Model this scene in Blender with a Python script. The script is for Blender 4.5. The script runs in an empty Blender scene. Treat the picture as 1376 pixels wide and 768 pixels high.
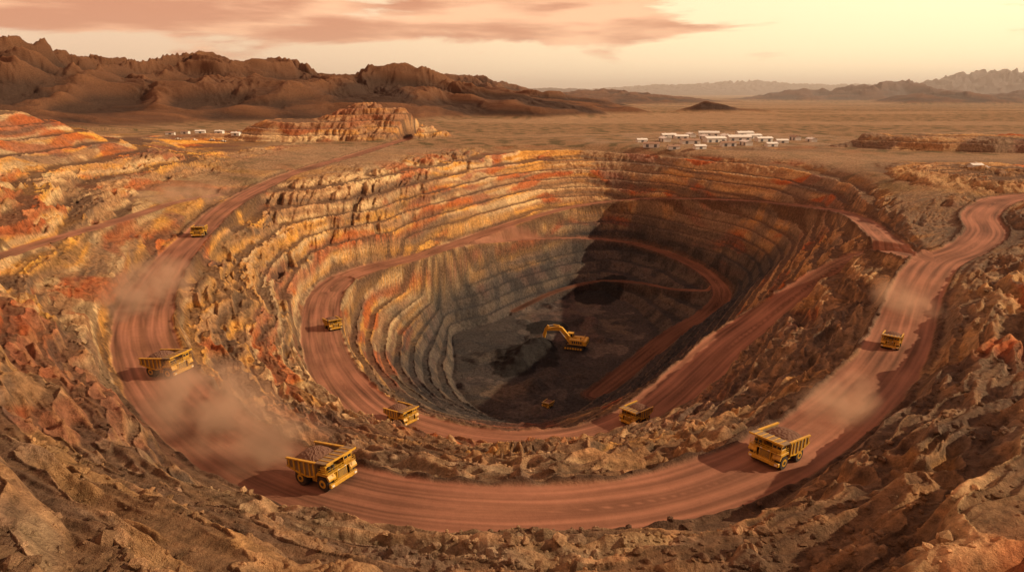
import bpy, bmesh, math, random, time
import numpy as np
from mathutils import Vector, Matrix
rng=random.Random(7)
# survey(): converts a theodolite-style reading (bearing, dip, known elevation) taken from the drone station into world metres
P=math.radians(15.95); F=917.0
cP,sP=math.cos(P),math.sin(P)
def W(u,v,z):
    a=(u-688)/F; b=(v-384)/F
    dy=cP-b*sP; dz=-sP-b*cP
    t=z/dz
    return (a*t,dy*t,float(z))
base_px=[(560,182,-66),(620,184,-70),(700,188,-70),(800,195,-70),(880,200,-70),(1000,207,-70),(1060,210,-70),(1100,212,-70),(1140,225,-70),(1180,245,-70),(1225,275,-69),
(310,200,-64),
(0,150,-16),(80,165,-28),(150,185,-42),(0,200,-38),(100,215,-50),(200,200,-58),(260,200,-64),(0,260,-48),(100,270,-58),(200,270,-68),(0,345,-58),(100,340,-66),(180,320,-74),(0,430,-54),(80,430,-64),(140,420,-75),(0,520,-48),(80,520,-60),(140,520,-72),(0,620,-42),(100,620,-54),(200,620,-64),(0,740,-34),(120,740,-42),(250,740,-52),(330,690,-60),(400,760,-54),(550,760,-57),(690,760,-58),(850,760,-58),(1000,740,-58),(1100,690,-60),(1150,640,-62),(1200,760,-50),(1376,760,-44),(1300,650,-52),(1376,560,-52),(1260,560,-62),(1376,440,-58),(1290,440,-66),(1376,350,-64),(-200,400,-40),(-200,700,-28),(1600,400,-55),(1600,700,-40),
(1376,225,-62),(1200,215,-68),(1300,255,-66),
(290,380,-82),(330,430,-95),(380,470,-110),
(605,450,-205),(615,500,-205),(645,540,-205),(690,562,-205),(740,560,-205),(785,530,-205),(830,480,-205),(860,430,-205),(840,405,-205),(770,395,-205),(700,415,-205),(730,470,-205)]
roadA=[(600,178,-68,8),(545,188,-69,8),(480,208,-71,8),(410,228,-73,8),(345,255,-75,8),(300,282,-77,8),(268,312,-79,8),(240,340,-80,8.5),(214,375,-80,9),(198,410,-80,9.5),(192,445,-79,9.5),(203,485,-77,9.5),(232,530,-75,9.5),(280,575,-72,9),(345,618,-70,8.5),(410,646,-68,8),(490,668,-67,7.5),(580,682,-66,7.2),(690,688,-66,7),(800,683,-66,7),(900,667,-66,7.2),(980,642,-66,7.5),(1050,610,-66.5,7.5),(1110,570,-68,7.5),(1155,530,-69,8),(1190,490,-70,8),(1212,450,-71,8),(1225,410,-71,8),(1240,375,-70,8.5),(1262,350,-70,9),(1300,335,-69,8.5),(1325,312,-68,9),(1318,288,-67,9),(1350,268,-66,9),(1420,262,-65,9)]
roadB1=[(1255,352,-70.5,8),(1215,340,-72.5,7),(1190,322,-75,7),(1160,297,-81,6.5),(1125,284,-89,6),(1060,275,-100,6),(1000,270,-108,5),(920,267,-114,5),(850,268,-121,5),(770,278,-129,6),(690,300,-134,7),(620,325,-136,8),(560,345,-134,9),(500,360,-132,10),(455,378,-130,11),(436,400,-128,11)]
roadB2=[(455,378,-130,11),(436,400,-128,11),(431,440,-126,10.5),(440,480,-123,10.5),(464,520,-120,10.5),(507,558,-118,11),(575,584,-117,11.5),(650,600,-116,12),(730,602,-116,12),(800,592,-117,12),(860,568,-118,12),(905,535,-117,12),(940,503,-115,12),(980,465,-111,12),(1025,432,-106,11),(1070,397,-98,9),(1120,362,-88,8),(1175,338,-78,8),(1225,345,-72,7)]
roadC=[(560,345,-134,7),(640,328,-141,6),(700,322,-149,5.5),(750,320,-156,5.5),(800,321,-161,5.5),(850,327,-165,6),(900,342,-168,7),(945,364,-171,7.5),(970,392,-175,8),(952,420,-181,8),(905,448,-188,8),(855,488,-197,8),(800,530,-204,8)]
roadD=[(690,418,-203,3.5),(745,392,-198,3.5),(800,378,-193,3.5),(855,379,-188,3.5),(905,388,-182,3.5),(955,390,-176,3.5)]
roadE=[(-60,365,-56,5),(0,345,-58,4.5),(60,325,-60,4.5),(120,308,-63,4.5),(180,290,-67,4.5),(235,272,-71,4.5),(290,262,-75,5)]
def wp(l): return np.array([W(*p[:3])+tuple(p[3:]) for p in l],dtype=np.float64)
ctrl=[W(*p) for p in base_px]
RD={k:wp(v) for k,v in dict(A=roadA,B1=roadB1,B2=roadB2,C=roadC,D=roadD,E=roadE).items()}
for k in RD:
    for q in RD[k][:, :3]: ctrl.append(tuple(q))
for ang in (-75,-50,-35,-20,-10,0,10,20,32,45,70):
    for r in (1450,2000):
        a=math.radians(ang); ctrl.append((r*math.sin(a),r*math.cos(a),-71 if r>1500 or ang>-15 else -66))
for q in ((0,0,-52),(0,-150,-45),(-200,-50,-25),(200,-50,-35),(-700,200,-20),(700,200,-50),(-100,1170,-70),(100,1150,-70),(250,1060,-70),(400,960,-70),(520,880,-70),(300,1250,-70)): ctrl.append(q)
ctrl=np.array(ctrl)
keep=[]
for i,c in enumerate(ctrl):
    if all(np.hypot(*(c[:2]-ctrl[j][:2]))>4 for j in keep): keep.append(i)
ctrl=ctrl[keep]
S=100.0
def tps_fit(c,lam=0.03):
    n=len(c); p=c[:,:2]/S
    d2=((p[:,None]-p[None])**2).sum(-1)
    K=0.5*d2*np.log(d2+1e-12)
    A=np.zeros((n+3,n+3)); A[:n,:n]=K+lam*np.eye(n)
    A[:n,n]=1;A[:n,n+1:]=p;A[n,:n]=1;A[n+1:,:n]=p.T
    b=np.zeros(n+3); b[:n]=c[:,2]
    return np.linalg.solve(A,b),p
tw,tp=tps_fit(ctrl)
def tps(x,y):
    sh=x.shape; x=x.ravel()/S; y=y.ravel()/S; out=np.empty(x.size)
    for i in range(0,x.size,20000):
        xx=x[i:i+20000,None]; yy=y[i:i+20000,None]
        d2=(xx-tp[None,:,0])**2+(yy-tp[None,:,1])**2
        out[i:i+20000]=(0.5*d2*np.log(d2+1e-12))@tw[:-3]+tw[-3]+xx[:,0]*tw[-2]+yy[:,0]*tw[-1]
    return out.reshape(sh)
def smooth(a,b,x):
    t=np.clip((x-a)/(b-a),0,1); return t*t*(3-2*t)
_pr=np.random.RandomState(3)
PERM=_pr.permutation(512).astype(np.int32)
GA=_pr.rand(512)*2*np.pi; GX=np.cos(GA).astype(np.float32); GY=np.sin(GA).astype(np.float32)
def pn(x,y,seed=0):
    x=np.asarray(x,dtype=np.float32); y=np.asarray(y,dtype=np.float32)
    xf=np.floor(x); yf=np.floor(y); xi=xf.astype(np.int32); yi=yf.astype(np.int32)
    fx=x-xf; fy=y-yf
    def h(a,b): return PERM[(PERM[(a+seed*37)&511]+b+seed*11)&511]
    def g(a,b,dx,dy):
        k=h(a,b); return GX[k]*dx+GY[k]*dy
    n00=g(xi,yi,fx,fy); n10=g(xi+1,yi,fx-1,fy); n01=g(xi,yi+1,fx,fy-1); n11=g(xi+1,yi+1,fx-1,fy-1)
    u=fx*fx*fx*(fx*(fx*6-15)+10); v=fy*fy*fy*(fy*(fy*6-15)+10)
    return ((n00+(n10-n00)*u)*(1-v)+(n01+(n11-n01)*u)*v)*1.5
def fbm(x,y,o=4,seed=0,g=0.5):
    s=0;a=1
    for i in range(o):
        s=s+a*pn(x*2**i,y*2**i,seed+i); a*=g
    return s
rs=[2.0]
while rs[-1]<60000:
    r=rs[-1]
    if r<35: d=3
    elif r<400: d=max(0.0028*r,0.14)
    elif r<1100: d=1.15
    elif r<4500: d=1.2+(r-1100)*0.0045
    else: d=r*0.009
    rs.append(r+d)
while (len(rs)-1)%4: rs.append(rs[-1]*1.02)
R=np.array(rs)
th=np.concatenate([np.linspace(-110,-43,60,endpoint=False),np.linspace(-43,43,1320,endpoint=False),np.linspace(43,110,61)])
th=th[:len(th)-((len(th)-1)%4)] if (len(th)-1)%4 else th
th=np.radians(th)
nr,nc=len(R),len(th)
X=(R[:,None]*np.sin(th)[None]); Y=(R[:,None]*np.cos(th)[None])
Xc=X[::4,::4]; Yc=Y[::4,::4]
def up(a):
    n,m=a.shape
    o=np.empty(((n-1)*4+1,m),np.float32)
    for k in range(4): o[k:-1:4]=a[:-1]*(1-k/4)+a[1:]*(k/4)
    o[-1]=a[-1]
    q=np.empty((o.shape[0],(m-1)*4+1),np.float32)
    for k in range(4): q[:,k:-1:4]=o[:,:-1]*(1-k/4)+o[:,1:]*(k/4)
    q[:,-1]=o[:,-1]
    return q
zbc=tps(Xc,Yc)
Rc=np.hypot(Xc,Yc)
far=smooth(1250,1500,Rc)
zbc=zbc*(1-far)+(-72)*far
def ell(cx,cy,ax,ay,rot,x,y):
    c_,s_=math.cos(rot),math.sin(rot); dx=x-cx; dy=y-cy
    return np.hypot((dx*c_+dy*s_)/ax,(-dx*s_+dy*c_)/ay)
# waste dumps standing on the plain, and the level pad of the plant
mn=fbm(Xc/60,Yc/60,2,97)*0.2
mesa=smooth(1.5,0.6,ell(-285,1055,120,75,0.1,Xc,Yc)+mn); mesa2=smooth(1.2,0.8,ell(620,850,190,60,-0.15,Xc,Yc)+mn); mesa3=smooth(1.6,0.3,ell(-195,1080,75,50,0.1,Xc,Yc)+mn)
zbc=zbc+24*mesa+17*mesa2+20*mesa3
pad=smooth(1.15,0.9,ell(305,1030,215,165,0.2,Xc,Yc))
zbc=zbc*(1-pad)+pad*(-67)
zbc=np.maximum(zbc,-205)
zb=up(zbc); padf=up(pad); mesaf=np.maximum(up(mesa),up(mesa2))
def catmull(p,step=1.0):
    out=[]
    n=len(p)
    for i in range(n-1):
        p0=p[max(i-1,0)];p1=p[i];p2=p[i+1];p3=p[min(i+2,n-1)]
        L=np.hypot(*(p2-p1)[:2]); k=max(2,int(L/step))
        for j in range(k):
            t=j/k
            out.append(0.5*((2*p1)+(-p0+p2)*t+(2*p0-5*p1+4*p2-p3)*t*t+(-p0+3*p1-3*p2+p3)*t**3))
    out.append(p[-1]); return np.array(out)
RS={k:catmull(v) for k,v in RD.items()}
def road_field(rp,reach=120):
    x=Xc.ravel(); y=Yc.ravel()
    d=np.full(x.size,1e4,np.float32); z=np.zeros(x.size,np.float32); w=np.ones(x.size,np.float32)*8; s=np.zeros(x.size,np.float32)
    lo=rp[:,:2].min(0)-reach; hi=rp[:,:2].max(0)+reach
    al=np.concatenate([[0],np.cumsum(np.hypot(*np.diff(rp[:,:2],axis=0).T))])
    idx=np.where((x>lo[0])&(x<hi[0])&(y>lo[1])&(y<hi[1]))[0]
    for i in range(0,idx.size,8000):
        q=idx[i:i+8000]
        dd=(x[q,None]-rp[None,:,0])**2+(y[q,None]-rp[None,:,1])**2
        k=dd.argmin(1)
        k2=np.clip(k,1,len(rp)-2)
        tx=rp[k2+1,0]-rp[k2-1,0]; ty=rp[k2+1,1]-rp[k2-1,1]; L=np.hypot(tx,ty)
        px_=x[q]-rp[k,0]; py_=y[q]-rp[k,1]
        lat=np.abs(px_*ty-py_*tx)/L; pr=np.clip((px_*tx+py_*ty)/L,-0.8,0.8)
        dist=np.sqrt(dd[np.arange(q.size),k])
        d[q]=np.where((k>0)&(k<len(rp)-1)&(dist<40),np.minimum(dist,np.maximum(lat,dist-0.3)),dist)
        z[q]=rp[k,2]+pr*(rp[k2+1,2]-rp[k2-1,2])/L; w[q]=rp[k,3]; s[q]=al[k]+pr
    return [up(a.reshape(Xc.shape)) for a in (d,z,w,s)]
RF={k:road_field(v) for k,v in RS.items()}
Rg=np.hypot(X,Y).astype(np.float32); X=X.astype(np.float32); Y=Y.astype(np.float32)
n150=fbm(X/160,Y/160,3,1); n40=fbm(X/42,Y/42,2,5)
n14=pn(X/14,Y/14,8); n6=pn(X/6,Y/6,9); n2=pn(X/2.6,Y/2.6,10); n1=pn(X/1.1,Y/1.1,12)
def rdg(a): return 1-2*np.sqrt(a*a+0.002)
nearw=smooth(400,250,Rg)
inpit=smooth(-70,-76,zb)
active=np.maximum(inpit,smooth(1.0,6.0,np.abs(zb+70)))*smooth(1180,1060,Rg)
active=np.maximum(np.maximum(active,smooth(330,230,Rg)),smooth(0.03,0.15,mesaf))*(1-padf)
floor=smooth(-201,-204.5,zb)
dA,_,_,sA=RF['A']
rib1=rdg(pn(dA/11+0.7*n40,sA/95+3,21))
rib2=rdg(pn(dA/4.2+0.5*n14,sA/30,23))
rib3=rdg(pn(dA/1.7+0.5*n6,sA/11,25))
ribw=smooth(7,20,dA)*smooth(160,95,dA)*smooth(-150,-110,zb)
gul=rdg(pn(sA/10+0.9*n40,dA/40+5,27))
zin=zb+n40*1.4+n150*2.5-np.abs(n14)*0.9-np.abs(n6)*0.4
zin=zin+ribw*(rib1*2.8+rib2*1.4+gul*1.2)
def terr(z,H,fl=0.38):
    q=z/H; i=np.floor(q); fr=q-i
    pr=np.clip((fr-fl)/(1-fl),0,1)
    pr=0.06*fr+0.94*(pr*0.8+0.2*pr*pr*(3-2*pr))
    return (i+pr)*H,fr
t1,f1=terr(zin,8.6,0.46); t2,f2=terr(zin+n40,5.0,0.44)
zt=t1*(1-nearw)+(0.85*t2+0.15*zin)*nearw
zt=zt-(n40*0.5+n150*1.5)
fr=np.where(nearw>0.5,f2,f1); fl=np.where(nearw>0.5,0.44,0.46)
bench=(1-smooth(fl-0.03,fl+0.06,fr))*smooth(0.0,0.03,fr)
face=1-bench
edge=np.exp(-((fr-0.97)/0.05)**2)
z=zb*(1-active)+zt*active
crag=rdg(pn(X/9,Y/9,33))*0.9+rdg(pn(X/4.3,Y/4.3,34))*0.5+rdg(pn(X/2.1,Y/2.1,35))*0.3
rubble=n2*0.12+n1*0.06*nearw
z=z+active*(1-floor*0.7)*(face*crag*(0.9-0.50*nearw)+rubble)+ribw*rib3*0.45
z=z*(1-floor)+floor*(-205+n40*0.8+n14*0.5+np.maximum(0,fbm(X/45,Y/45,3,31)-0.35)*9)
pile=np.zeros_like(z)
for (u,v,rr,hh) in ((708,480,28,11),(692,494,20,7),(735,440,20,4),(800,400,26,5),(820,395,20,6),(728,470,14,5)):
    px,py,_=W(u,v,-205); dd=np.hypot(X-px,Y-py)+n14*4+n6*2
    q=np.clip(1-dd/rr,0,1); z=z+hh*q; pile=np.maximum(pile,smooth(0,0.12,q))
plain=(1-active)
z=z+plain*(n40*0.8+n14*0.3)*smooth(300,700,Rg)*(1-padf)
roadm=np.zeros_like(z); lat=np.full_like(z,99); sl_=np.zeros_like(z); bermm=np.zeros_like(z)
for k in ('E','D','C','B1','B2','A'):
    d,zr,w,s=RF[k]
    wv=w+n14*0.7+n6*0.25
    sm=k in 'ED'
    fall=3.0 if sm else 5.5
    m=smooth(fall,0,d-wv)
    bb=np.exp(-((d-wv-1.2)/0.9)**2)*(.4 if sm else 1.5)*(0.8+0.6*n6+0.3*n2)
    z=z*(1-m)+(zr+0.06*n6+0.02*n2)*m
    z=z+bb
    rm=smooth(0.7,-0.4,d-wv)
    nearer=d<lat
    sl_=np.where(nearer,s,sl_)
    roadm=np.maximum(roadm,rm); lat=np.minimum(lat,d); bermm=np.maximum(bermm,np.clip(bb,0,1))
peaks=[(-230,75,2300,420),(-120,80,2400,400),(-30,84,2400,300),(35,82,2250,260),(75,100,2000,150),(110,78,2900,380),(170,98,2050,200),(230,92,2500,300),(285,108,2000,160),(340,80,2700,300),(390,106,2000,180),(440,93,2700,300),(500,110,2050,140),(545,90,2200,220),(615,100,3100,320),(665,114,2150,190),(705,122,2600,200),(800,120,4300,330),(850,125,4700,300),
(938,135,2500,95),(1055,120,6000,280),(1165,110,6200,330),(1275,100,9500,600),(1390,98,9500,700),(1480,110,6000,500),(980,109,15000,1300),(880,114,14000,1300),(1120,114,15000,1200),(740,118,9000,700),(1230,121,5000,230)]
wx=X+fbm(X/400,Y/400,3,41)*130; wy=Y+fbm(X/400,Y/400,3,47)*130
rowm=R>1300
xs=wx[rowm]; ys=wy[rowm]; e=np.zeros_like(xs)
for u,v,d,w in peaks:
    a=math.atan((384-v)/F)-P; az=math.atan((u-688)/F/cP)
    hx=d*math.sin(az); hy=d*math.cos(az); h=d*math.tan(a)+72
    dd=np.hypot(xs-hx,ys-hy)/w
    e=(e**4+(h*np.exp(-0.5*dd**1.7))**4)**(1/4)
rg=0;a=1.0;prev=1.0
for i in range(8):
    q=pn(xs/(270)*2**i,ys/(270)*2**i,50+i); q=1-2.2*np.sqrt(q*q+(0.022 if i<3 else 0.008)); rg=rg+a*q*prev; prev=np.clip(0.6+0.5*q,0.2,1.0); a*=0.5
rg=rg/1.5
mt=e*(0.72+0.46*rg)*smooth(2,30,e)
z[rowm]+=np.maximum(mt,0)
mm=np.zeros_like(z); mm[rowm]=smooth(3,16,mt); rgf=np.zeros_like(z); rgf[rowm]=rg
def lerp(c,col,w):
    w=np.clip(w,0,1)[...,None]; return c*(1-w)+np.array(col,np.float32)*w
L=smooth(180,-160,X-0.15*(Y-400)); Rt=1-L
c=np.empty(z.shape+(3,),np.float32); c[:]=(0.31,0.17,0.085)
b1=pn(z/8+1.6*n150+X/300,Y/260,61); b2=pn(z/4.5+1.2*n150,X/180+Y/300,62); b3=pn(z/13+1.5*n150,X/140-Y/200,63); p1=fbm(X/95,Y/95,3,64); p2=fbm(X/60,Y/60,4,68); p3=fbm(X/22,Y/22,4,93)
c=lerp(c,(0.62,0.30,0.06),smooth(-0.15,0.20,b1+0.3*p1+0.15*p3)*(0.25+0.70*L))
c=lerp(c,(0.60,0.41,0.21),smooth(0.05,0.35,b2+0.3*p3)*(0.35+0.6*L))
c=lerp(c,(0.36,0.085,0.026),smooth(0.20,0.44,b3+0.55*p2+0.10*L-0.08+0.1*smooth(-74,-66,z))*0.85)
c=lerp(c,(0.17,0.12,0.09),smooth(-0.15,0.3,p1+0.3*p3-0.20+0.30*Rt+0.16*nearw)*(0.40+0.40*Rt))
c=lerp(c,(0.09,0.068,0.055),smooth(0.2,0.5,-b2+0.3*p2)*0.65)
c=lerp(c,(0.08,0.053,0.040),smooth(0.1,-0.7,rib1)*ribw*0.75)
c=lerp(c,(0.085,0.058,0.042),smooth(0.0,-0.7,rib2)*ribw*0.6)
c=lerp(c,(0.46,0.24,0.105),smooth(0.5,0.9,rib2)*ribw*0.35)
c=lerp(c,(0.24,0.11,0.06),np.clip(mesaf*1.5,0,1)*smooth(900,980,Y)*smooth(0,-100,X)*0.7)
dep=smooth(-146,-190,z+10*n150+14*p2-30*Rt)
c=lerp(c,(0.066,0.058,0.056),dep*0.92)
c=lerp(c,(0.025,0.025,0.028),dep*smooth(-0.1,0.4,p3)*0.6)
c=lerp(c,(0.13,0.10,0.085),floor*smooth(0.0,0.4,p1+0.3*p3)*0.6)
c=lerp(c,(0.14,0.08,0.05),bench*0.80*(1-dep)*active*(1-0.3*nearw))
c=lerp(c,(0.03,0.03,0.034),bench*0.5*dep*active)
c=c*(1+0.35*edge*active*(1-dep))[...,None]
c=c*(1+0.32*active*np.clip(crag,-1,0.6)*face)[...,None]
c=lerp(c,(0.016,0.015,0.016),pile*0.9)
pc=np.empty_like(c); pc[:]=(0.27,0.165,0.092)
pc=lerp(pc,(0.10,0.08,0.040),smooth(-0.1,0.5,fbm(X/25,Y/25,3,71))*0.85)
pc=lerp(pc,(0.36,0.23,0.14),smooth(0.0,0.5,fbm(X/900,Y/300,3,75))*0.6)
pw=plain*smooth(300,800,Rg); c=c*(1-pw[...,None])+pc*pw[...,None]
c=lerp(c,(0.32,0.22,0.15),padf*0.6*smooth(-0.2,0.3,n40))
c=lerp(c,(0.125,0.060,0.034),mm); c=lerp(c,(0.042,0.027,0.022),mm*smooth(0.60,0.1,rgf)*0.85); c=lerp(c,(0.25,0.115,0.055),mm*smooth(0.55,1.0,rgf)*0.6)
c=lerp(c,(0.13,0.11,0.115),mm*smooth(3500,8000,Rg)*0.8)  # aerial haze painted into the albedo: distant ranges fade to blue-grey
rc=np.empty_like(c); rc[:]=(0.235,0.105,0.066)
st=pn(lat*0.55+0.15*n14,sl_/60,81)+0.7*pn(lat*1.5+.2*n14,sl_/40,84)
rc*=(1+0.50*st+0.12*n14+0.35*pn(sl_/30,lat/6,88))[...,None]
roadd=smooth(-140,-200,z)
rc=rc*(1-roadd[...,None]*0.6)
c=lerp(c,(0.11,0.06,0.04),bermm*0.7*(1-roadm))
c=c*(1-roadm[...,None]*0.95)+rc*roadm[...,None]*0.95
c=np.clip(c,0.01,0.8)
co=np.empty((nr*nc,3),np.float32); co[:,0]=X.ravel(); co[:,1]=Y.ravel(); co[:,2]=z.ravel()
ii=(np.arange(nr-1)[:,None]*nc+np.arange(nc-1)[None]).ravel().astype(np.int32)
faces=np.stack([ii,ii+nc,ii+nc+1,ii+1],1)[:, ::-1]
me=bpy.data.meshes.new("terrain")
nf=len(faces)
me.vertices.add(nr*nc); me.vertices.foreach_set("co",co.ravel())
me.loops.add(nf*4); me.loops.foreach_set("vertex_index",faces.ravel())
me.polygons.add(nf); me.polygons.foreach_set("loop_start",np.arange(0,nf*4,4,dtype=np.int32))
me.update(calc_edges=True)
me.polygons.foreach_set("use_smooth",np.ones(nf,bool))
at=me.color_attributes.new("Col",'FLOAT_COLOR','POINT')
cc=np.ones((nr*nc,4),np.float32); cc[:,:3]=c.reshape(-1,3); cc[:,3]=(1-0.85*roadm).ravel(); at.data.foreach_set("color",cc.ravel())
ter=bpy.data.objects.new("terrain",me); bpy.context.collection.objects.link(ter)
def gidx(x,y):
    r=math.hypot(x,y); t=math.atan2(x,y)
    i=int(np.clip(np.searchsorted(R,r)-1,0,nr-2)); j=int(np.clip(np.searchsorted(th,t)-1,0,nc-2)); return i,j,r,t
def gz(x,y):
    i,j,r,t=gidx(x,y)
    a=(r-R[i])/(R[i+1]-R[i]); b=(t-th[j])/(th[j+1]-th[j])
    return float((z[i,j]*(1-a)+z[i+1,j]*a)*(1-b)+(z[i,j+1]*(1-a)+z[i+1,j+1]*a)*b)
def newmat(name,col=None,rough=0.6,metal=0.0,var=0.0,vs=1.5):
    m=bpy.data.materials.new(name); m.use_nodes=True; nt=m.node_tree; b=nt.nodes["Principled BSDF"]
    b.inputs["Roughness"].default_value=rough; b.inputs["Metallic"].default_value=metal
    if col:
        b.inputs["Base Color"].default_value=(*col,1)
        if var>0:
            tc=nt.nodes.new("ShaderNodeTexCoord"); n=nt.nodes.new("ShaderNodeTexNoise"); n.inputs["Scale"].default_value=vs; n.inputs["Detail"].default_value=5; n.inputs["Roughness"].default_value=0.7
            nt.links.new(tc.outputs["Object"],n.inputs["Vector"])
            r=nt.nodes.new("ShaderNodeValToRGB"); r.color_ramp.elements[0].position=0.38; r.color_ramp.elements[1].position=0.62
            r.color_ramp.elements[0].color=(*[x*(1-var)+y*var for x,y in zip(col,(0.16,0.08,0.05))],1); r.color_ramp.elements[1].color=(*col,1)
            nt.links.new(n.outputs["Fac"],r.inputs[0]); nt.links.new(r.outputs[0],b.inputs["Base Color"])
    return m
m=newmat("rock_and_dirt"); nt=m.node_tree; b=nt.nodes["Principled BSDF"]; N=nt.nodes.new; Lk=nt.links.new
a=N("ShaderNodeAttribute"); a.attribute_name="Col"
g=N("ShaderNodeNewGeometry")
def noise(sc,det,rough=0.6):
    n=N("ShaderNodeTexNoise"); n.inputs["Scale"].default_value=sc; n.inputs["Detail"].default_value=det; n.inputs["Roughness"].default_value=rough; Lk(g.outputs["Position"],n.inputs["Vector"]); return n
n1_=noise(0.5,6,0.78)
mr=N("ShaderNodeMapRange"); mr.inputs[1].default_value=0.3; mr.inputs[2].default_value=0.7; mr.inputs[3].default_value=0.35; mr.inputs[4].default_value=1.6; Lk(n1_.outputs["Fac"],mr.inputs[0])
mx=N("ShaderNodeMix"); mx.data_type='FLOAT'; mx.inputs[2].default_value=1.0; Lk(a.outputs["Alpha"],mx.inputs[0]); Lk(mr.outputs[0],mx.inputs[3])
vm=N("ShaderNodeVectorMath"); vm.operation='SCALE'; Lk(a.outputs["Color"],vm.inputs[0]); Lk(mx.outputs[0],vm.inputs["Scale"]); Lk(vm.outputs[0],b.inputs["Base Color"])
b.inputs["Roughness"].default_value=0.95; b.inputs["Specular IOR Level"].default_value=0.15
bp=N("ShaderNodeBump"); bp.inputs["Distance"].default_value=2.0; Lk(a.outputs["Alpha"],bp.inputs["Strength"]); Lk(n1_.outputs["Fac"],bp.inputs["Height"]); Lk(bp.outputs[0],b.inputs["Normal"])
me.materials.append(m)
nrm=np.random.RandomState(5)
bm=bmesh.new(); bmesh.ops.create_icosphere(bm,subdivisions=1,radius=1); iv=np.array([v.co[:] for v in bm.verts]); itf=np.array([[v.index for v in f.verts] for f in bm.faces]); bm.free()
VV=[];FF=[];CC=[];base=0
for k in range(12000):
    r=55*math.exp(nrm.rand()*math.log(420/55)); t=math.radians(nrm.uniform(-42,42)); x=r*math.sin(t); y=r*math.cos(t)
    i,j,_,_=gidx(x,y)
    if roadm[i,j]>0.02 or zb[i,j]<-150 or p3[i,j]+0.3*nrm.randn()<0.1: continue
    s=min(0.14+nrm.exponential(0.16),1.2)*(1 if r<200 else 1.4)
    v=iv*(0.7+0.6*nrm.rand(len(iv),1))*np.array([1+nrm.rand()*.6,1,0.6+.4*nrm.rand()])*s
    a_=nrm.rand()*6.28; ca,sa=math.cos(a_),math.sin(a_); v=np.stack([v[:,0]*ca-v[:,1]*sa,v[:,0]*sa+v[:,1]*ca,v[:,2]],1)+np.array([x,y,z[i,j]+0.15*s])
    VV.append(v);FF.append(itf+base);base+=len(iv); CC.append(np.tile(np.append(c[i,j]*nrm.uniform(0.8,1.4),1),(len(iv),1)))
rme=bpy.data.meshes.new("boulders"); rme.from_pydata(np.concatenate(VV).tolist(),[],np.concatenate(FF).tolist())
ra=rme.color_attributes.new("Col",'FLOAT_COLOR','POINT'); ra.data.foreach_set("color",np.concatenate(CC).astype(np.float32).ravel()); rme.materials.append(m)
ro=bpy.data.objects.new("boulders",rme); bpy.context.collection.objects.link(ro)
M_y=newmat("yellow_paint",(0.66,0.36,0.025),0.5,0,0.45,0.8); M_k=newmat("tyre_rubber",(0.02,0.018,0.016),0.85,0,0.3,1); M_d=newmat("dark_steel",(0.05,0.045,0.04),0.6); M_g=newmat("cab_glass",(0.02,0.025,0.03),0.1)
M_b=newmat("dump_body_steel",(0.24,0.17,0.09),0.6,0,0.6,0.7); M_o=newmat("ore",(0.15,0.075,0.048),0.95,0,0.5,2); M_w=newmat("white_paint",(0.75,0.73,0.68),0.5,0,0.2,0.5)
MATS=[M_y,M_k,M_d,M_g,M_b,M_o,M_w]
class MB:
    def __init__(s): s.bm=bmesh.new()
    def _m(s,vs,mi):
        fs=set()
        for v in vs:
            for f in v.link_faces: fs.add(f)
        for f in fs: f.material_index=mi
    def box(s,x0,x1,y0,y1,z0,z1,mi,bev=0.06):
        r=bmesh.ops.create_cube(s.bm,size=1,matrix=Matrix.Translation(((x0+x1)/2,(y0+y1)/2,(z0+z1)/2))@Matrix.Diagonal((x1-x0,y1-y0,z1-z0,1)))
        s._m(r['verts'],mi)
        if bev:
            es=list({e for v in r['verts'] for e in v.link_edges}); bmesh.ops.bevel(s.bm,geom=es,offset=bev,segments=1,affect='EDGES')
    def prism(s,prof,x0,x1,mi):
        a=[s.bm.verts.new((x0,y,z)) for y,z in prof]; b=[s.bm.verts.new((x1,y,z)) for y,z in prof]; n=len(prof)
        fs=[s.bm.faces.new(a[::-1]),s.bm.faces.new(b)]
        for i in range(n): fs.append(s.bm.faces.new((a[i],a[(i+1)%n],b[(i+1)%n],b[i])))
        for f in fs: f.material_index=mi
    def cyl(s,p0,p1,r,mi,seg=20,r2=None):
        p0=Vector(p0);p1=Vector(p1);d=p1-p0
        mt=Matrix.Translation((p0+p1)/2)@d.to_track_quat('Z','Y').to_matrix().to_4x4()
        q=bmesh.ops.create_cone(s.bm,cap_ends=True,segments=seg,radius1=r,radius2=r if r2 is None else r2,depth=d.length,matrix=mt); s._m(q['verts'],mi)
    def bar(s,p0,p1,w,h,mi):
        p0=Vector(p0);p1=Vector(p1);d=p1-p0
        mt=Matrix.Translation((p0+p1)/2)@d.to_track_quat('Y','Z').to_matrix().to_4x4()@Matrix.Diagonal((w,d.length,h,1))
        q=bmesh.ops.create_cube(s.bm,size=1,matrix=mt); s._m(q['verts'],mi)
    def done(s,name):
        bmesh.ops.recalc_face_normals(s.bm,faces=s.bm.faces[:])
        me=bpy.data.meshes.new(name); s.bm.to_mesh(me); s.bm.free()
        for m in MATS: me.materials.append(m)
        return me
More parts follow.
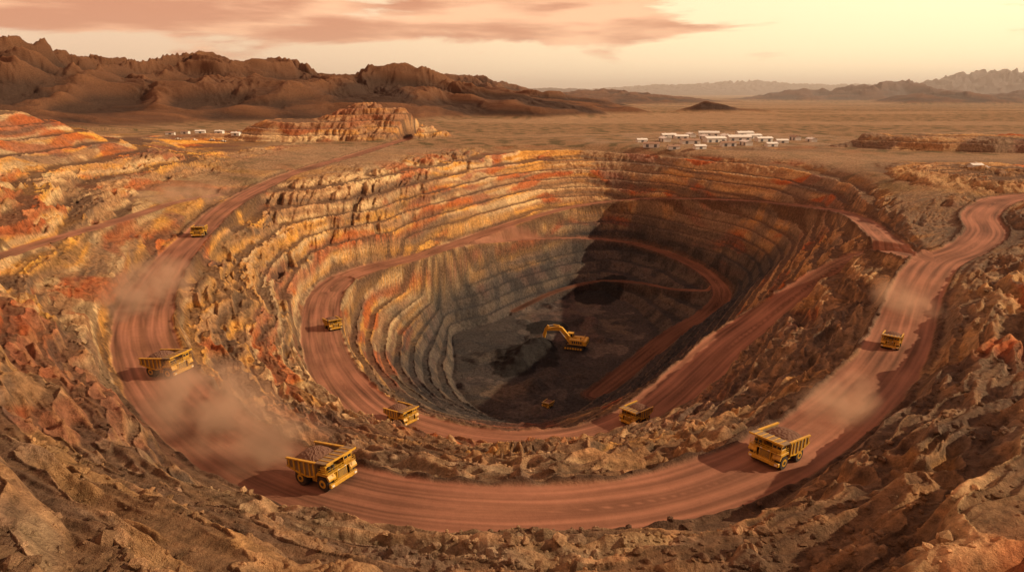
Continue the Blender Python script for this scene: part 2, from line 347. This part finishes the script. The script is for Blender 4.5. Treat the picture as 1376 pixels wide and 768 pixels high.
def wheel(B,x0,x1,y,zc,r):
    xm=(x0+x1)/2; w=abs(x1-x0)/2
    B.cyl((xm-w*0.75,y,zc),(xm+w*0.75,y,zc),r,1,28)
    B.cyl((xm-w,y,zc),(xm+w,y,zc),r*0.9,1,28)
    for s in (-1,1):
        B.cyl((xm+s*w*0.8,y,zc),(xm+s*(w+0.04),y,zc),r*0.52,0,20); B.cyl((xm+s*w,y,zc),(xm+s*(w+0.16),y,zc),r*0.22,2,14)
    for k in range(24):
        a=k*math.tau/24; c_=Vector((xm,y+math.cos(a)*r,zc+math.sin(a)*r))
        B.bar(c_+Vector((-w*.7,0,0)),c_+Vector((w*.7,0,0)),0.22,0.16,1)
def truck_mesh():
    B=MB()
    B.box(-1.5,-0.7,-5.4,5.0,1.7,2.6,0); B.box(0.7,1.5,-5.4,5.0,1.7,2.6,0); B.box(-1.5,1.5,-1,0,1.8,2.5,2); B.box(-1.5,1.5,3.8,5.0,1.7,2.5,2)
    B.cyl((-3,-3.2,1.8),(3,-3.2,1.8),0.6,2); B.cyl((-3,3.5,1.8),(3,3.5,1.8),0.35,2)
    for s in (-1,1):
        wheel(B,s*2.5,s*4.0,3.5,1.8,1.8); wheel(B,s*2.75,s*4.1,-3.2,1.8,1.8); wheel(B,s*1.25,s*2.6,-3.2,1.8,1.8)
        B.prism([(1.4,3.2),(2.2,4.1),(5.4,4.1),(5.9,3.3),(5.9,2.9),(5.5,2.9),(5.1,3.75),(2.4,3.75),(1.8,3.0)],s*2.2,s*4.1,0)
        B.cyl((s*2.0,-2.2,2.2),(s*1.7,0.2,4.6),0.28,2,12)
        B.box(s*3.0-0.45,s*3.0+0.45,-0.2,1.6,1.5,2.7,0,0.1)
    B.box(-3.9,3.9,5.3,6.0,1.2,2.1,0,0.1)
    B.box(-1.5,1.5,4.9,5.55,2.1,4.15,0,0.08); B.box(-1.25,1.25,5.5,5.62,2.3,4.0,2,0)
    for k in range(6): B.box(-1.25,1.25,5.62,5.68,2.4+k*0.27,2.48+k*0.27,0,0)
    B.box(-1.5,1.5,2.0,4.9,2.5,4.15,0,0.08)
    B.box(-4.1,4.1,2.3,5.7,4.15,4.35,0,0.04)
    B.box(-3.7,-1.3,2.9,5.0,4.35,5.2,0,0.06); B.box(-3.6,-1.4,3.0,4.9,5.2,6.0,3,0.02); B.box(-3.8,-1.2,2.8,5.25,6.0,6.2,0,0.06)
    for x in (-3.62,-2.5,-1.38):
        for y in (2.98,4.92): B.box(x-.07,x+.07,y-.07,y+.07,5.15,6.05,0,0)
    B.box(1.2,3.6,2.9,4.6,4.35,5.7,0,0.1); B.cyl((1.8,4.9,4.5),(1.8,4.9,5.6),0.35,2,14); B.cyl((2.9,4.9,4.5),(2.9,4.9,5.6),0.35,2,14)
    for z_ in (4.85,5.35):
        B.bar((-4.0,5.65,z_),(4.0,5.65,z_),0.07,0.07,0)
        for s in (-1,1): B.bar((s*4.05,2.5,z_),(s*4.05,5.65,z_),0.07,0.07,0)
    for x in (-4,-2.7,-1.3,0,1.3,2.7,4): B.bar((x,5.65,4.3),(x,5.65,5.4),0.07,0.07,0)
    for s in (-1,1):
        B.bar((s*1.75,6.0,1.2),(s*2.1,5.7,4.2),0.09,0.09,0); B.bar((s*2.5,6.0,1.2),(s*2.85,5.7,4.2),0.09,0.09,0)
        for k in range(8): t=k/8; B.bar((s*(1.75+.35*t),6.0-.3*t,1.3+2.9*t),(s*(2.5+.35*t),6.0-.3*t,1.3+2.9*t),0.07,0.12,0)
        B.box(s*3.3-.35,s*3.3+.35,5.98,6.08,1.45,1.85,6,0.02); B.box(s*1.0-.25,s*1.0+.25,5.6,5.72,4.2,4.4,6,0.02)
    prof=[(-6.9,4.1),(-6.7,5.9),(1.9,6.5),(2.3,6.5),(1.9,3.3),(-0.5,2.75),(-3.0,3.0)]
    for s in (-1,1):
        B.prism(prof,s*3.95,s*4.2,4)
        B.prism([(-6.9,5.75),(-6.9,6.05),(2.4,6.7),(2.4,6.4)],s*3.85,s*4.4,0)
        for y in (-6.0,-4.4,-2.8,-1.2,0.4,1.7):
            zl=3.0+max(0,(-3-y))*0.28; B.prism([(y-.18,zl),(y+.18,zl),(y+.18,6.1+y*0.06),(y-.18,6.1+y*0.06)],s*4.2,s*4.42,0)
        B.prism([(-6.9,4.0),(-6.9,4.3),(-3.0,3.25),(-0.5,3.0),(1.9,3.5),(1.9,3.2),(-0.5,2.7),(-3,2.95)],s*4.2,s*4.4,0)
    B.prism([(-6.9,4.1),(-6.8,4.3),(-3.0,3.25),(-0.5,3.0),(1.7,3.5),(1.9,3.3),(-0.5,2.75),(-3.0,3.0)],-3.95,3.95,4)
    B.prism([(1.7,3.5),(2.1,6.5),(2.4,6.5),(1.95,3.3)],-3.95,3.95,4)
    B.prism([(2.1,6.4),(2.1,6.65),(5.9,7.0),(5.9,6.8)],-4.3,4.3,4)
    B.prism([(5.8,6.75),(5.8,7.15),(6.0,7.15),(6.0,6.75)],-4.35,4.35,0)
    for x in (-3,-1.5,0,1.5,3): B.prism([(2.2,6.66),(2.2,6.8),(5.8,7.12),(5.8,6.98)],x-.1,x+.1,0)
    n=26; V=[[None]*n for _ in range(n)]; r_=random.Random(4)
    for i in range(n):
        for j in range(n):
            x=-3.9+7.8*i/(n-1); y=-6.3+8.3*j/(n-1)
            dx=1-(x/3.9)**2; dy=1-((y+2.1)/4.15)**2
            h=4.9+2.1*max(dx,0)**0.6*max(dy,0)**0.6+r_.uniform(-.12,.15)
            V[i][j]=B.bm.verts.new((x,y,h))
    for i in range(n-1):
        for j in range(n-1):
            B.bm.faces.new((V[i][j],V[i+1][j],V[i+1][j+1],V[i][j+1])).material_index=5
    return B.done("haul_truck")
TM=truck_mesh()
def put(name,me,x,y,z_,head,scale=1,tilt=0):
    o=bpy.data.objects.new(name,me); bpy.context.collection.objects.link(o)
    o.location=(x,y,z_); o.rotation_euler=(tilt,0,head); o.scale=(scale,)*3; return o
def place_truck(u,v,zr,road,sgn,scale=1,dh=0):
    x,y,_=W(u,v,zr); rp=RS[road]
    k=int(((rp[:,0]-x)**2+(rp[:,1]-y)**2).argmin()); k=min(max(k,4),len(rp)-5)
    t=(rp[k+4,:3]-rp[k-4,:3])*sgn; h=math.atan2(-t[0],t[1])+dh
    L=math.hypot(t[0],t[1]); w=rp[k,3]-4.4*scale
    lx,ly=x-rp[k,0],y-rp[k,1]; d=math.hypot(lx,ly)
    if d>w: x=rp[k,0]+lx*w/d; y=rp[k,1]+ly*w/d
    put("haul_truck",TM,x,y,rp[k,2]+0.05,h,scale,math.atan2(t[2],L))
place_truck(438,643,-67.5,'A',1,0.82)
place_truck(1042,617,-66.5,'A',-1,0.78)
place_truck(229,503,-76.5,'A',1,0.90,0.6)
place_truck(268,316,-79,'A',1,0.85)
place_truck(454,441,-126,'B2',1,0.88,0.3)
place_truck(541,566,-117.5,'B2',1,0.88)
place_truck(853,566,-118,'B2',-1,0.88)
place_truck(1197,465,-70.5,'A',-1,0.58)
def excavator_mesh():
    B=MB()
    for s in (-1,1):
        B.prism([(-4.2,0.5),(-3.6,0.05),(3.6,0.05),(4.2,0.5),(4.3,1.1),(3.7,1.7),(-3.7,1.7),(-4.3,1.1)],s*1.7,s*3.1,2)
        for k in range(17):
            y=-3.8+k*0.475; B.box(s*2.4-.75,s*2.4+.75,y-.15,y+.15,1.68,1.8,1,0); B.box(s*2.4-.75,s*2.4+.75,y-.15,y+.15,-0.02,0.06,1,0)
        for k in range(7): B.cyl((s*3.0,-3.3+k*1.1,0.75),(s*3.2,-3.3+k*1.1,0.75),0.42,0,12)
    B.box(-1.7,1.7,-1.8,1.8,0.7,1.6,2,0.1); B.cyl((0,0,1.5),(0,0,2.1),1.6,2,24)
    B.box(-3.0,3.0,-4.6,2.6,2.1,2.5,2,0.05)
    B.box(-3.0,-0.9,-4.0,1.8,2.5,4.6,0,0.15); B.box(0.9,3.0,-4.0,0.9,2.5,4.6,0,0.15); B.box(-0.9,0.9,-4.0,-0.8,2.5,4.3,0,0.1)
    B.box(-3.1,3.1,-5.6,-4.0,2.2,4.5,0,0.35)
    for k in range(5): B.box(-3.03,-3.0,-3.6+k*0.9,-3.0+k*0.9,3.0,4.1,2,0)
    B.box(0.95,3.05,1.0,3.3,2.5,4.2,0,0.1); B.box(1.0,3.0,1.1,3.4,4.2,5.8,3,0.05); B.box(0.9,3.1,0.9,3.5,5.8,6.0,0,0.06)
    for x in (1.0,3.0):
        for y in (1.1,2.2,3.4): B.box(x-.08,x+.08,y-.08,y+.08,4.1,5.85,0,0)
    B.cyl((-2,-3,4.6),(-2,-3,5.6),0.2,2,12)
    for z_ in (5.0,5.4):
        B.bar((-2.9,-3.9,z_),(-2.9,1.7,z_),0.07,0.07,0); B.bar((-2.9,-3.9,z_),(2.9,-3.9,z_),0.07,0.07,0)
    for y in (-3.9,-2,0,1.7): B.bar((-2.9,y,4.6),(-2.9,y,5.4),0.07,0.07,0)
    B.prism([(1.2,2.8),(1.0,3.8),(5.5,8.6),(7.0,9.0),(12.4,7.6),(12.7,6.9),(12.2,6.6),(7.3,7.2),(6.2,6.9),(2.2,2.7)],-0.65,0.65,0)
    for s in (-1,1): B.cyl((s*1.0,2.2,2.6),(s*1.0,4.2,4.9),0.28,0,12); B.cyl((s*1.0,4.2,4.9),(s*0.9,6.4,7.3),0.16,6,12)
    B.prism([(11.2,8.6),(12.0,9.0),(13.2,7.4),(13.9,1.9),(13.3,1.8),(12.2,6.2)],-0.45,0.45,0)
    B.cyl((0,6.8,9.3),(0,9.4,9.3),0.28,0,12); B.cyl((0,9.4,9.3),(0,11.5,8.8),0.15,6,12)
    B.cyl((0,12.9,7.3),(0,13.9,4.2),0.22,0,12); B.cyl((0,13.9,4.2),(0,14.4,2.4),0.12,6,12)
    B.prism([(14.3,2.3),(13.3,2.1),(12.0,1.2),(11.6,0.2),(12.2,-0.3),(12.3,0.1),(12.1,0.5),(12.5,1.1),(13.4,1.7),(14.2,1.9)],-1.4,1.4,2)
    for s in (-1,1): B.prism([(14.3,2.2),(13.3,2.1),(12.0,1.2),(11.6,0.2),(12.2,-0.3),(13.6,0.6)],s*1.3,s*1.5,2)
    for x in (-1.2,-.6,0,.6,1.2): B.prism([(12.1,-0.3),(12.4,-0.1),(12.9,-0.5)],x-.12,x+.12,2)
    return B.done("mining_excavator")
EM=excavator_mesh()
x,y,_=W(772,468,-205); put("mining_excavator",EM,x,y,gz(x,y)+0.1,math.radians(72),1.95)
def pickup_mesh():
    B=MB()
    B.prism([(-2.8,0.6),(-2.8,1.3),(0.0,1.3),(0.2,2.1),(1.5,2.1),(1.9,1.35),(2.9,1.2),(2.95,0.6)],-1.0,1.0,6)
    B.prism([(0.15,1.4),(0.3,2.0),(1.45,2.0),(1.75,1.4)],-1.02,1.02,3); B.box(-.85,.85,-2.7,-.1,1.28,1.33,2,0)
    for s in (-1,1):
        for y in (-1.8,1.9): B.cyl((s*0.75,y,0.45),(s*1.08,y,0.45),0.45,1,16)
    return B.done("pickup_truck")
PM=pickup_mesh()
x,y,_=W(736,547,-205); put("haul_truck",TM,x,y,gz(x,y)+0.05,2.6,0.65)
for (u,v,h,sc) in ((262,190,1.2,1.2),(285,188,1.7,1.2),(300,189,1.4,1.2),(240,191,1.6,1.2)):
    x,y,_=W(u,v,-66)
    put("pickup_truck",PM,x,y,gz(x,y)+0.05,h,sc)
M_roof=newmat("metal_roof",(0.78,0.76,0.72),0.5,0,0.15,0.1); M_wall=newmat("metal_cladding",(0.72,0.69,0.64),0.6,0,0.15,0.1); M_door=newmat("door_grey",(0.12,0.12,0.13),0.5); M_tr=newmat("roof_rust",(0.32,0.20,0.14),0.7,0,0.3,0.1)
def bobj(name,parent,bm,mat):
    me=bpy.data.meshes.new(name); bmesh.ops.recalc_face_normals(bm,faces=bm.faces[:]); bm.to_mesh(me); bm.free(); me.materials.append(mat)
    o=bpy.data.objects.new(name,me); bpy.context.collection.objects.link(o); o.parent=parent
def addbox(bm,x0,x1,y0,y1,z0,z1):
    bmesh.ops.create_cube(bm,size=1,matrix=Matrix.Translation(((x0+x1)/2,(y0+y1)/2,(z0+z1)/2))@Matrix.Diagonal((x1-x0,y1-y0,z1-z0,1)))
def building(x,y,l,w,h,rot,roofm):
    e=bpy.data.objects.new("warehouse_building",None); bpy.context.collection.objects.link(e); e.location=(x,y,gz(x,y)-0.6); e.rotation_euler=(0,0,rot)
    bm=bmesh.new(); addbox(bm,-l/2,l/2,-w/2,w/2,0,h)
    v=[bm.verts.new((s*l/2,t,zz)) for s in (-1,1) for t,zz in ((-w/2,h),(w/2,h),(0,h+w*0.16))]
    bm.faces.new(v[:3]); bm.faces.new(v[3:]); bobj("walls",e,bm,M_wall)
    bm=bmesh.new()
    for s in (-1,1):
        a=[bm.verts.new((q*(l/2+.6),s*(w/2+.6),h-.1)) for q in (-1,1)]; b_=[bm.verts.new((q*(l/2+.6),0,h+w*0.16+.25)) for q in (-1,1)]
        a2=[bm.verts.new((p_.co.x,p_.co.y,p_.co.z+.25)) for p_ in a]; b2=[bm.verts.new((p_.co.x,p_.co.y,p_.co.z+.25)) for p_ in b_]
        for f in ((a[0],a[1],b_[1],b_[0]),(a2[0],a2[1],b2[1],b2[0]),(a[0],a[1],a2[1],a2[0]),(a[0],b_[0],b2[0],a2[0]),(a[1],b_[1],b2[1],a2[1])): bm.faces.new(f)
    bobj("roof",e,bm,roofm)
    bm=bmesh.new(); n=max(1,int(l/9))
    for k in range(n):
        cx=-l/2+(k+.5)*l/n
        for s in (-1,1): addbox(bm,cx-1.8,cx+1.8,s*(w/2+.04)-.04,s*(w/2+.04)+.04,0.6,min(h-.8,4.2))
    bobj("doors",e,bm,M_door)
    bm=bmesh.new()
    for k in range(n): cx=-l/2+(k+.5)*l/n; addbox(bm,cx-.7,cx+.7,-.7,.7,h+w*0.16+.2,h+w*0.16+1.1)
    bobj("roof_vents",e,bm,roofm)
for (u,v,l,w,h) in ((875,196,20,10,5),(893,190,22,10,5),(905,198,14,8,4),(915,186,20,10,4),(927,193,24,11,5),(940,199,14,8,4),(948,187,22,10,5),(960,191,28,13,6),(975,186,20,10,5),(978,197,18,9,5),(992,189,32,14,6),(1002,195,20,9,5),(1012,186,22,10,5),(1026,190,22,10,5),(1036,197,14,8,4),(952,183,30,12,6),(1000,183,26,11,6),(898,185,22,10,5),(1050,192,16,8,4),(862,191,14,8,4),(1068,188,18,8,5),(928,184,20,9,5),(1090,190,16,8,4),
   (230,187,12,6,4),(270,183,14,6,4),(296,186,12,6,4),(250,184,12,6,4),(318,188,12,6,4),(1308,237,9,6,3),(1322,240,7,5,3)):
    x,y,_=W(u,v,-67)
    building(x,y,l,w,h,rng.choice((0.1,0.2,-0.15,1.7)),M_roof if rng.random()<.7 else M_tr)
def dust(u,v,zr,rx,ry,rz,rot,dens):
    x,y,_=W(u,v,zr)
    bpy.ops.mesh.primitive_ico_sphere_add(subdivisions=3,radius=1); o=bpy.context.object; o.name="dust_cloud"; o.location=(x,y,zr+rz*0.4); o.scale=(rx,ry,rz); o.rotation_euler=(0,0,rot)
    m=bpy.data.materials.new("dust"); m.use_nodes=True; nt=m.node_tree; nt.nodes.remove(nt.nodes["Principled BSDF"]); N=nt.nodes.new; Lk=nt.links.new
    vs=N("ShaderNodeVolumeScatter"); vs.inputs["Color"].default_value=(1.0,0.64,0.44,1); vs.inputs["Anisotropy"].default_value=0.0
    va=N("ShaderNodeVolumeAbsorption"); va.inputs["Color"].default_value=(1.0,0.64,0.44,1); ad=N("ShaderNodeAddShader")
    tc=N("ShaderNodeTexCoord"); g=N("ShaderNodeNewGeometry"); ln=N("ShaderNodeVectorMath"); ln.operation='LENGTH'; Lk(tc.outputs["Object"],ln.inputs[0])
    fo=N("ShaderNodeMapRange"); fo.inputs[1].default_value=1; fo.inputs[2].default_value=0.1; fo.inputs[3].default_value=0; fo.inputs[4].default_value=1; Lk(ln.outputs["Value"],fo.inputs[0])
    n=N("ShaderNodeTexNoise"); n.inputs["Scale"].default_value=0.13; n.inputs["Detail"].default_value=2; Lk(g.outputs["Position"],n.inputs["Vector"])
    mr=N("ShaderNodeMapRange"); mr.inputs[1].default_value=0.42; mr.inputs[2].default_value=0.66; mr.inputs[3].default_value=0; mr.inputs[4].default_value=dens; Lk(n.outputs["Fac"],mr.inputs[0])
    mu=N("ShaderNodeMath"); mu.operation='MULTIPLY'; Lk(fo.outputs[0],mu.inputs[0]); Lk(mr.outputs[0],mu.inputs[1])
    for q in (vs,va): Lk(mu.outputs[0],q.inputs["Density"])
    Lk(vs.outputs[0],ad.inputs[0]); Lk(va.outputs[0],ad.inputs[1]); Lk(ad.outputs[0],nt.nodes["Material Output"].inputs["Volume"]); o.data.materials.append(m)
dust(350,606,-69,20,11,8,-0.5,0.28); dust(285,565,-72,26,15,10,-0.8,0.22)
dust(200,405,-80,15,40,12,0.1,0.15); dust(240,285,-79,20,65,16,-0.3,0.09)
dust(1122,556,-68,9,19,6,-0.75,0.22); dust(1215,415,-71,10,24,7,-0.1,0.12)
cam=bpy.data.cameras.new("camera"); co_=bpy.data.objects.new("camera",cam); bpy.context.collection.objects.link(co_)
cam.sensor_width=36; cam.lens=36*F/1376; cam.clip_start=0.5; cam.clip_end=120000
co_.rotation_euler=(math.radians(90)-P,0,0); bpy.context.scene.camera=co_
SE=math.radians(28); SA=math.radians(90)
sd=Vector((math.sin(SA)*math.cos(SE),math.cos(SA)*math.cos(SE),math.sin(SE)))
sl=bpy.data.lights.new("sun",'SUN'); sl.energy=5; sl.angle=math.radians(0.5); sl.color=(1,0.74,0.45)
so=bpy.data.objects.new("sun",sl); bpy.context.collection.objects.link(so); so.rotation_euler=sd.to_track_quat('Z','Y').to_euler()
w=bpy.data.worlds.new("World"); bpy.context.scene.world=w; w.use_nodes=True; nt=w.node_tree; N=nt.nodes.new; Lk=nt.links.new
bg=nt.nodes["Background"]; sk=N("ShaderNodeTexSky"); sk.sky_type='NISHITA'; sk.sun_disc=False; sk.sun_elevation=SE; sk.sun_rotation=SA; sk.dust_density=3; sk.air_density=1.2
tc=N("ShaderNodeTexCoord"); sx=N("ShaderNodeSeparateXYZ"); Lk(tc.outputs["Generated"],sx.inputs[0])
def mrange(src,a,b,c0=0,c1=1,t='SMOOTHSTEP'):
    n=N("ShaderNodeMapRange"); n.interpolation_type=t; n.inputs[1].default_value=a; n.inputs[2].default_value=b; n.inputs[3].default_value=c0; n.inputs[4].default_value=c1; Lk(src,n.inputs[0]); return n.outputs[0]
def math_(op,a,b):
    n=N("ShaderNodeMath"); n.operation=op
    for i,q in enumerate((a,b)):
        if isinstance(q,(int,float)): n.inputs[i].default_value=q
        else: Lk(q,n.inputs[i])
    return n.outputs[0]
def mixc(f,a,b):
    n=N("ShaderNodeMix"); n.data_type='RGBA'
    if isinstance(f,float): n.inputs[0].default_value=f
    else: Lk(f,n.inputs[0])
    for i,q in ((6,a),(7,b)):
        if isinstance(q,tuple): n.inputs[i].default_value=(*q,1)
        else: Lk(q,n.inputs[i])
    return n.outputs[2]
hor=mixc(mrange(sx.outputs[0],-0.6,0.62),(10.3,6.9,4.5),(15.5,11.6,6.8))
zen=mixc(mrange(sx.outputs[2],0.10,0.34),hor,(1.9,1.85,2.1))
base=mixc(0.88,sk.outputs[0],zen)
mp=N("ShaderNodeMapping"); mp.inputs["Scale"].default_value=(2.6,2.6,17); mp.inputs["Location"].default_value=(3.1,0.4,0.2); Lk(tc.outputs["Generated"],mp.inputs[0])
cn=N("ShaderNodeTexNoise"); cn.inputs["Scale"].default_value=1.0; cn.inputs["Detail"].default_value=10; cn.inputs["Roughness"].default_value=0.6; cn.inputs["Distortion"].default_value=0.4; Lk(mp.outputs[0],cn.inputs["Vector"])
band=math_('MULTIPLY',mrange(sx.outputs[2],0.055,0.080),mrange(sx.outputs[0],0.30,0.08))
band=math_('MULTIPLY',band,0.24)
cm=mrange(math_('ADD',cn.outputs["Fac"],band),0.56,0.66)
cm=math_('MULTIPLY',cm,mrange(sx.outputs[2],0.015,0.05))
mp2=N("ShaderNodeMapping"); mp2.inputs["Scale"].default_value=(5,5,34); Lk(tc.outputs["Generated"],mp2.inputs[0])
cn2=N("ShaderNodeTexNoise"); cn2.inputs["Scale"].default_value=1; cn2.inputs["Detail"].default_value=8; Lk(mp2.outputs[0],cn2.inputs["Vector"])
cc_=mixc(mrange(cn2.outputs["Fac"],0.38,0.62),(7.0,2.9,1.65),(11.5,6.3,3.6))
fin=mixc(math_('MULTIPLY',cm,0.92),base,cc_)
Lk(fin,bg.inputs[0]); bg.inputs[1].default_value=0.1
bpy.context.scene.view_settings.view_transform='Standard'
bpy.ops.mesh.primitive_cube_add(size=1); hz=bpy.context.object; hz.name="haze"; hz.scale=(70000,48000,500); hz.location=(0,26500,150)
m=bpy.data.materials.new("haze_air"); m.use_nodes=True; nt=m.node_tree; nt.nodes.remove(nt.nodes["Principled BSDF"]); vs=nt.nodes.new("ShaderNodeVolumeScatter"); vs.inputs["Color"].default_value=(1,0.90,0.82,1); vs.inputs["Density"].default_value=0.00009; vs.inputs["Anisotropy"].default_value=0.1
nt.links.new(vs.outputs[0],nt.nodes["Material Output"].inputs["Volume"]); hz.data.materials.append(m)
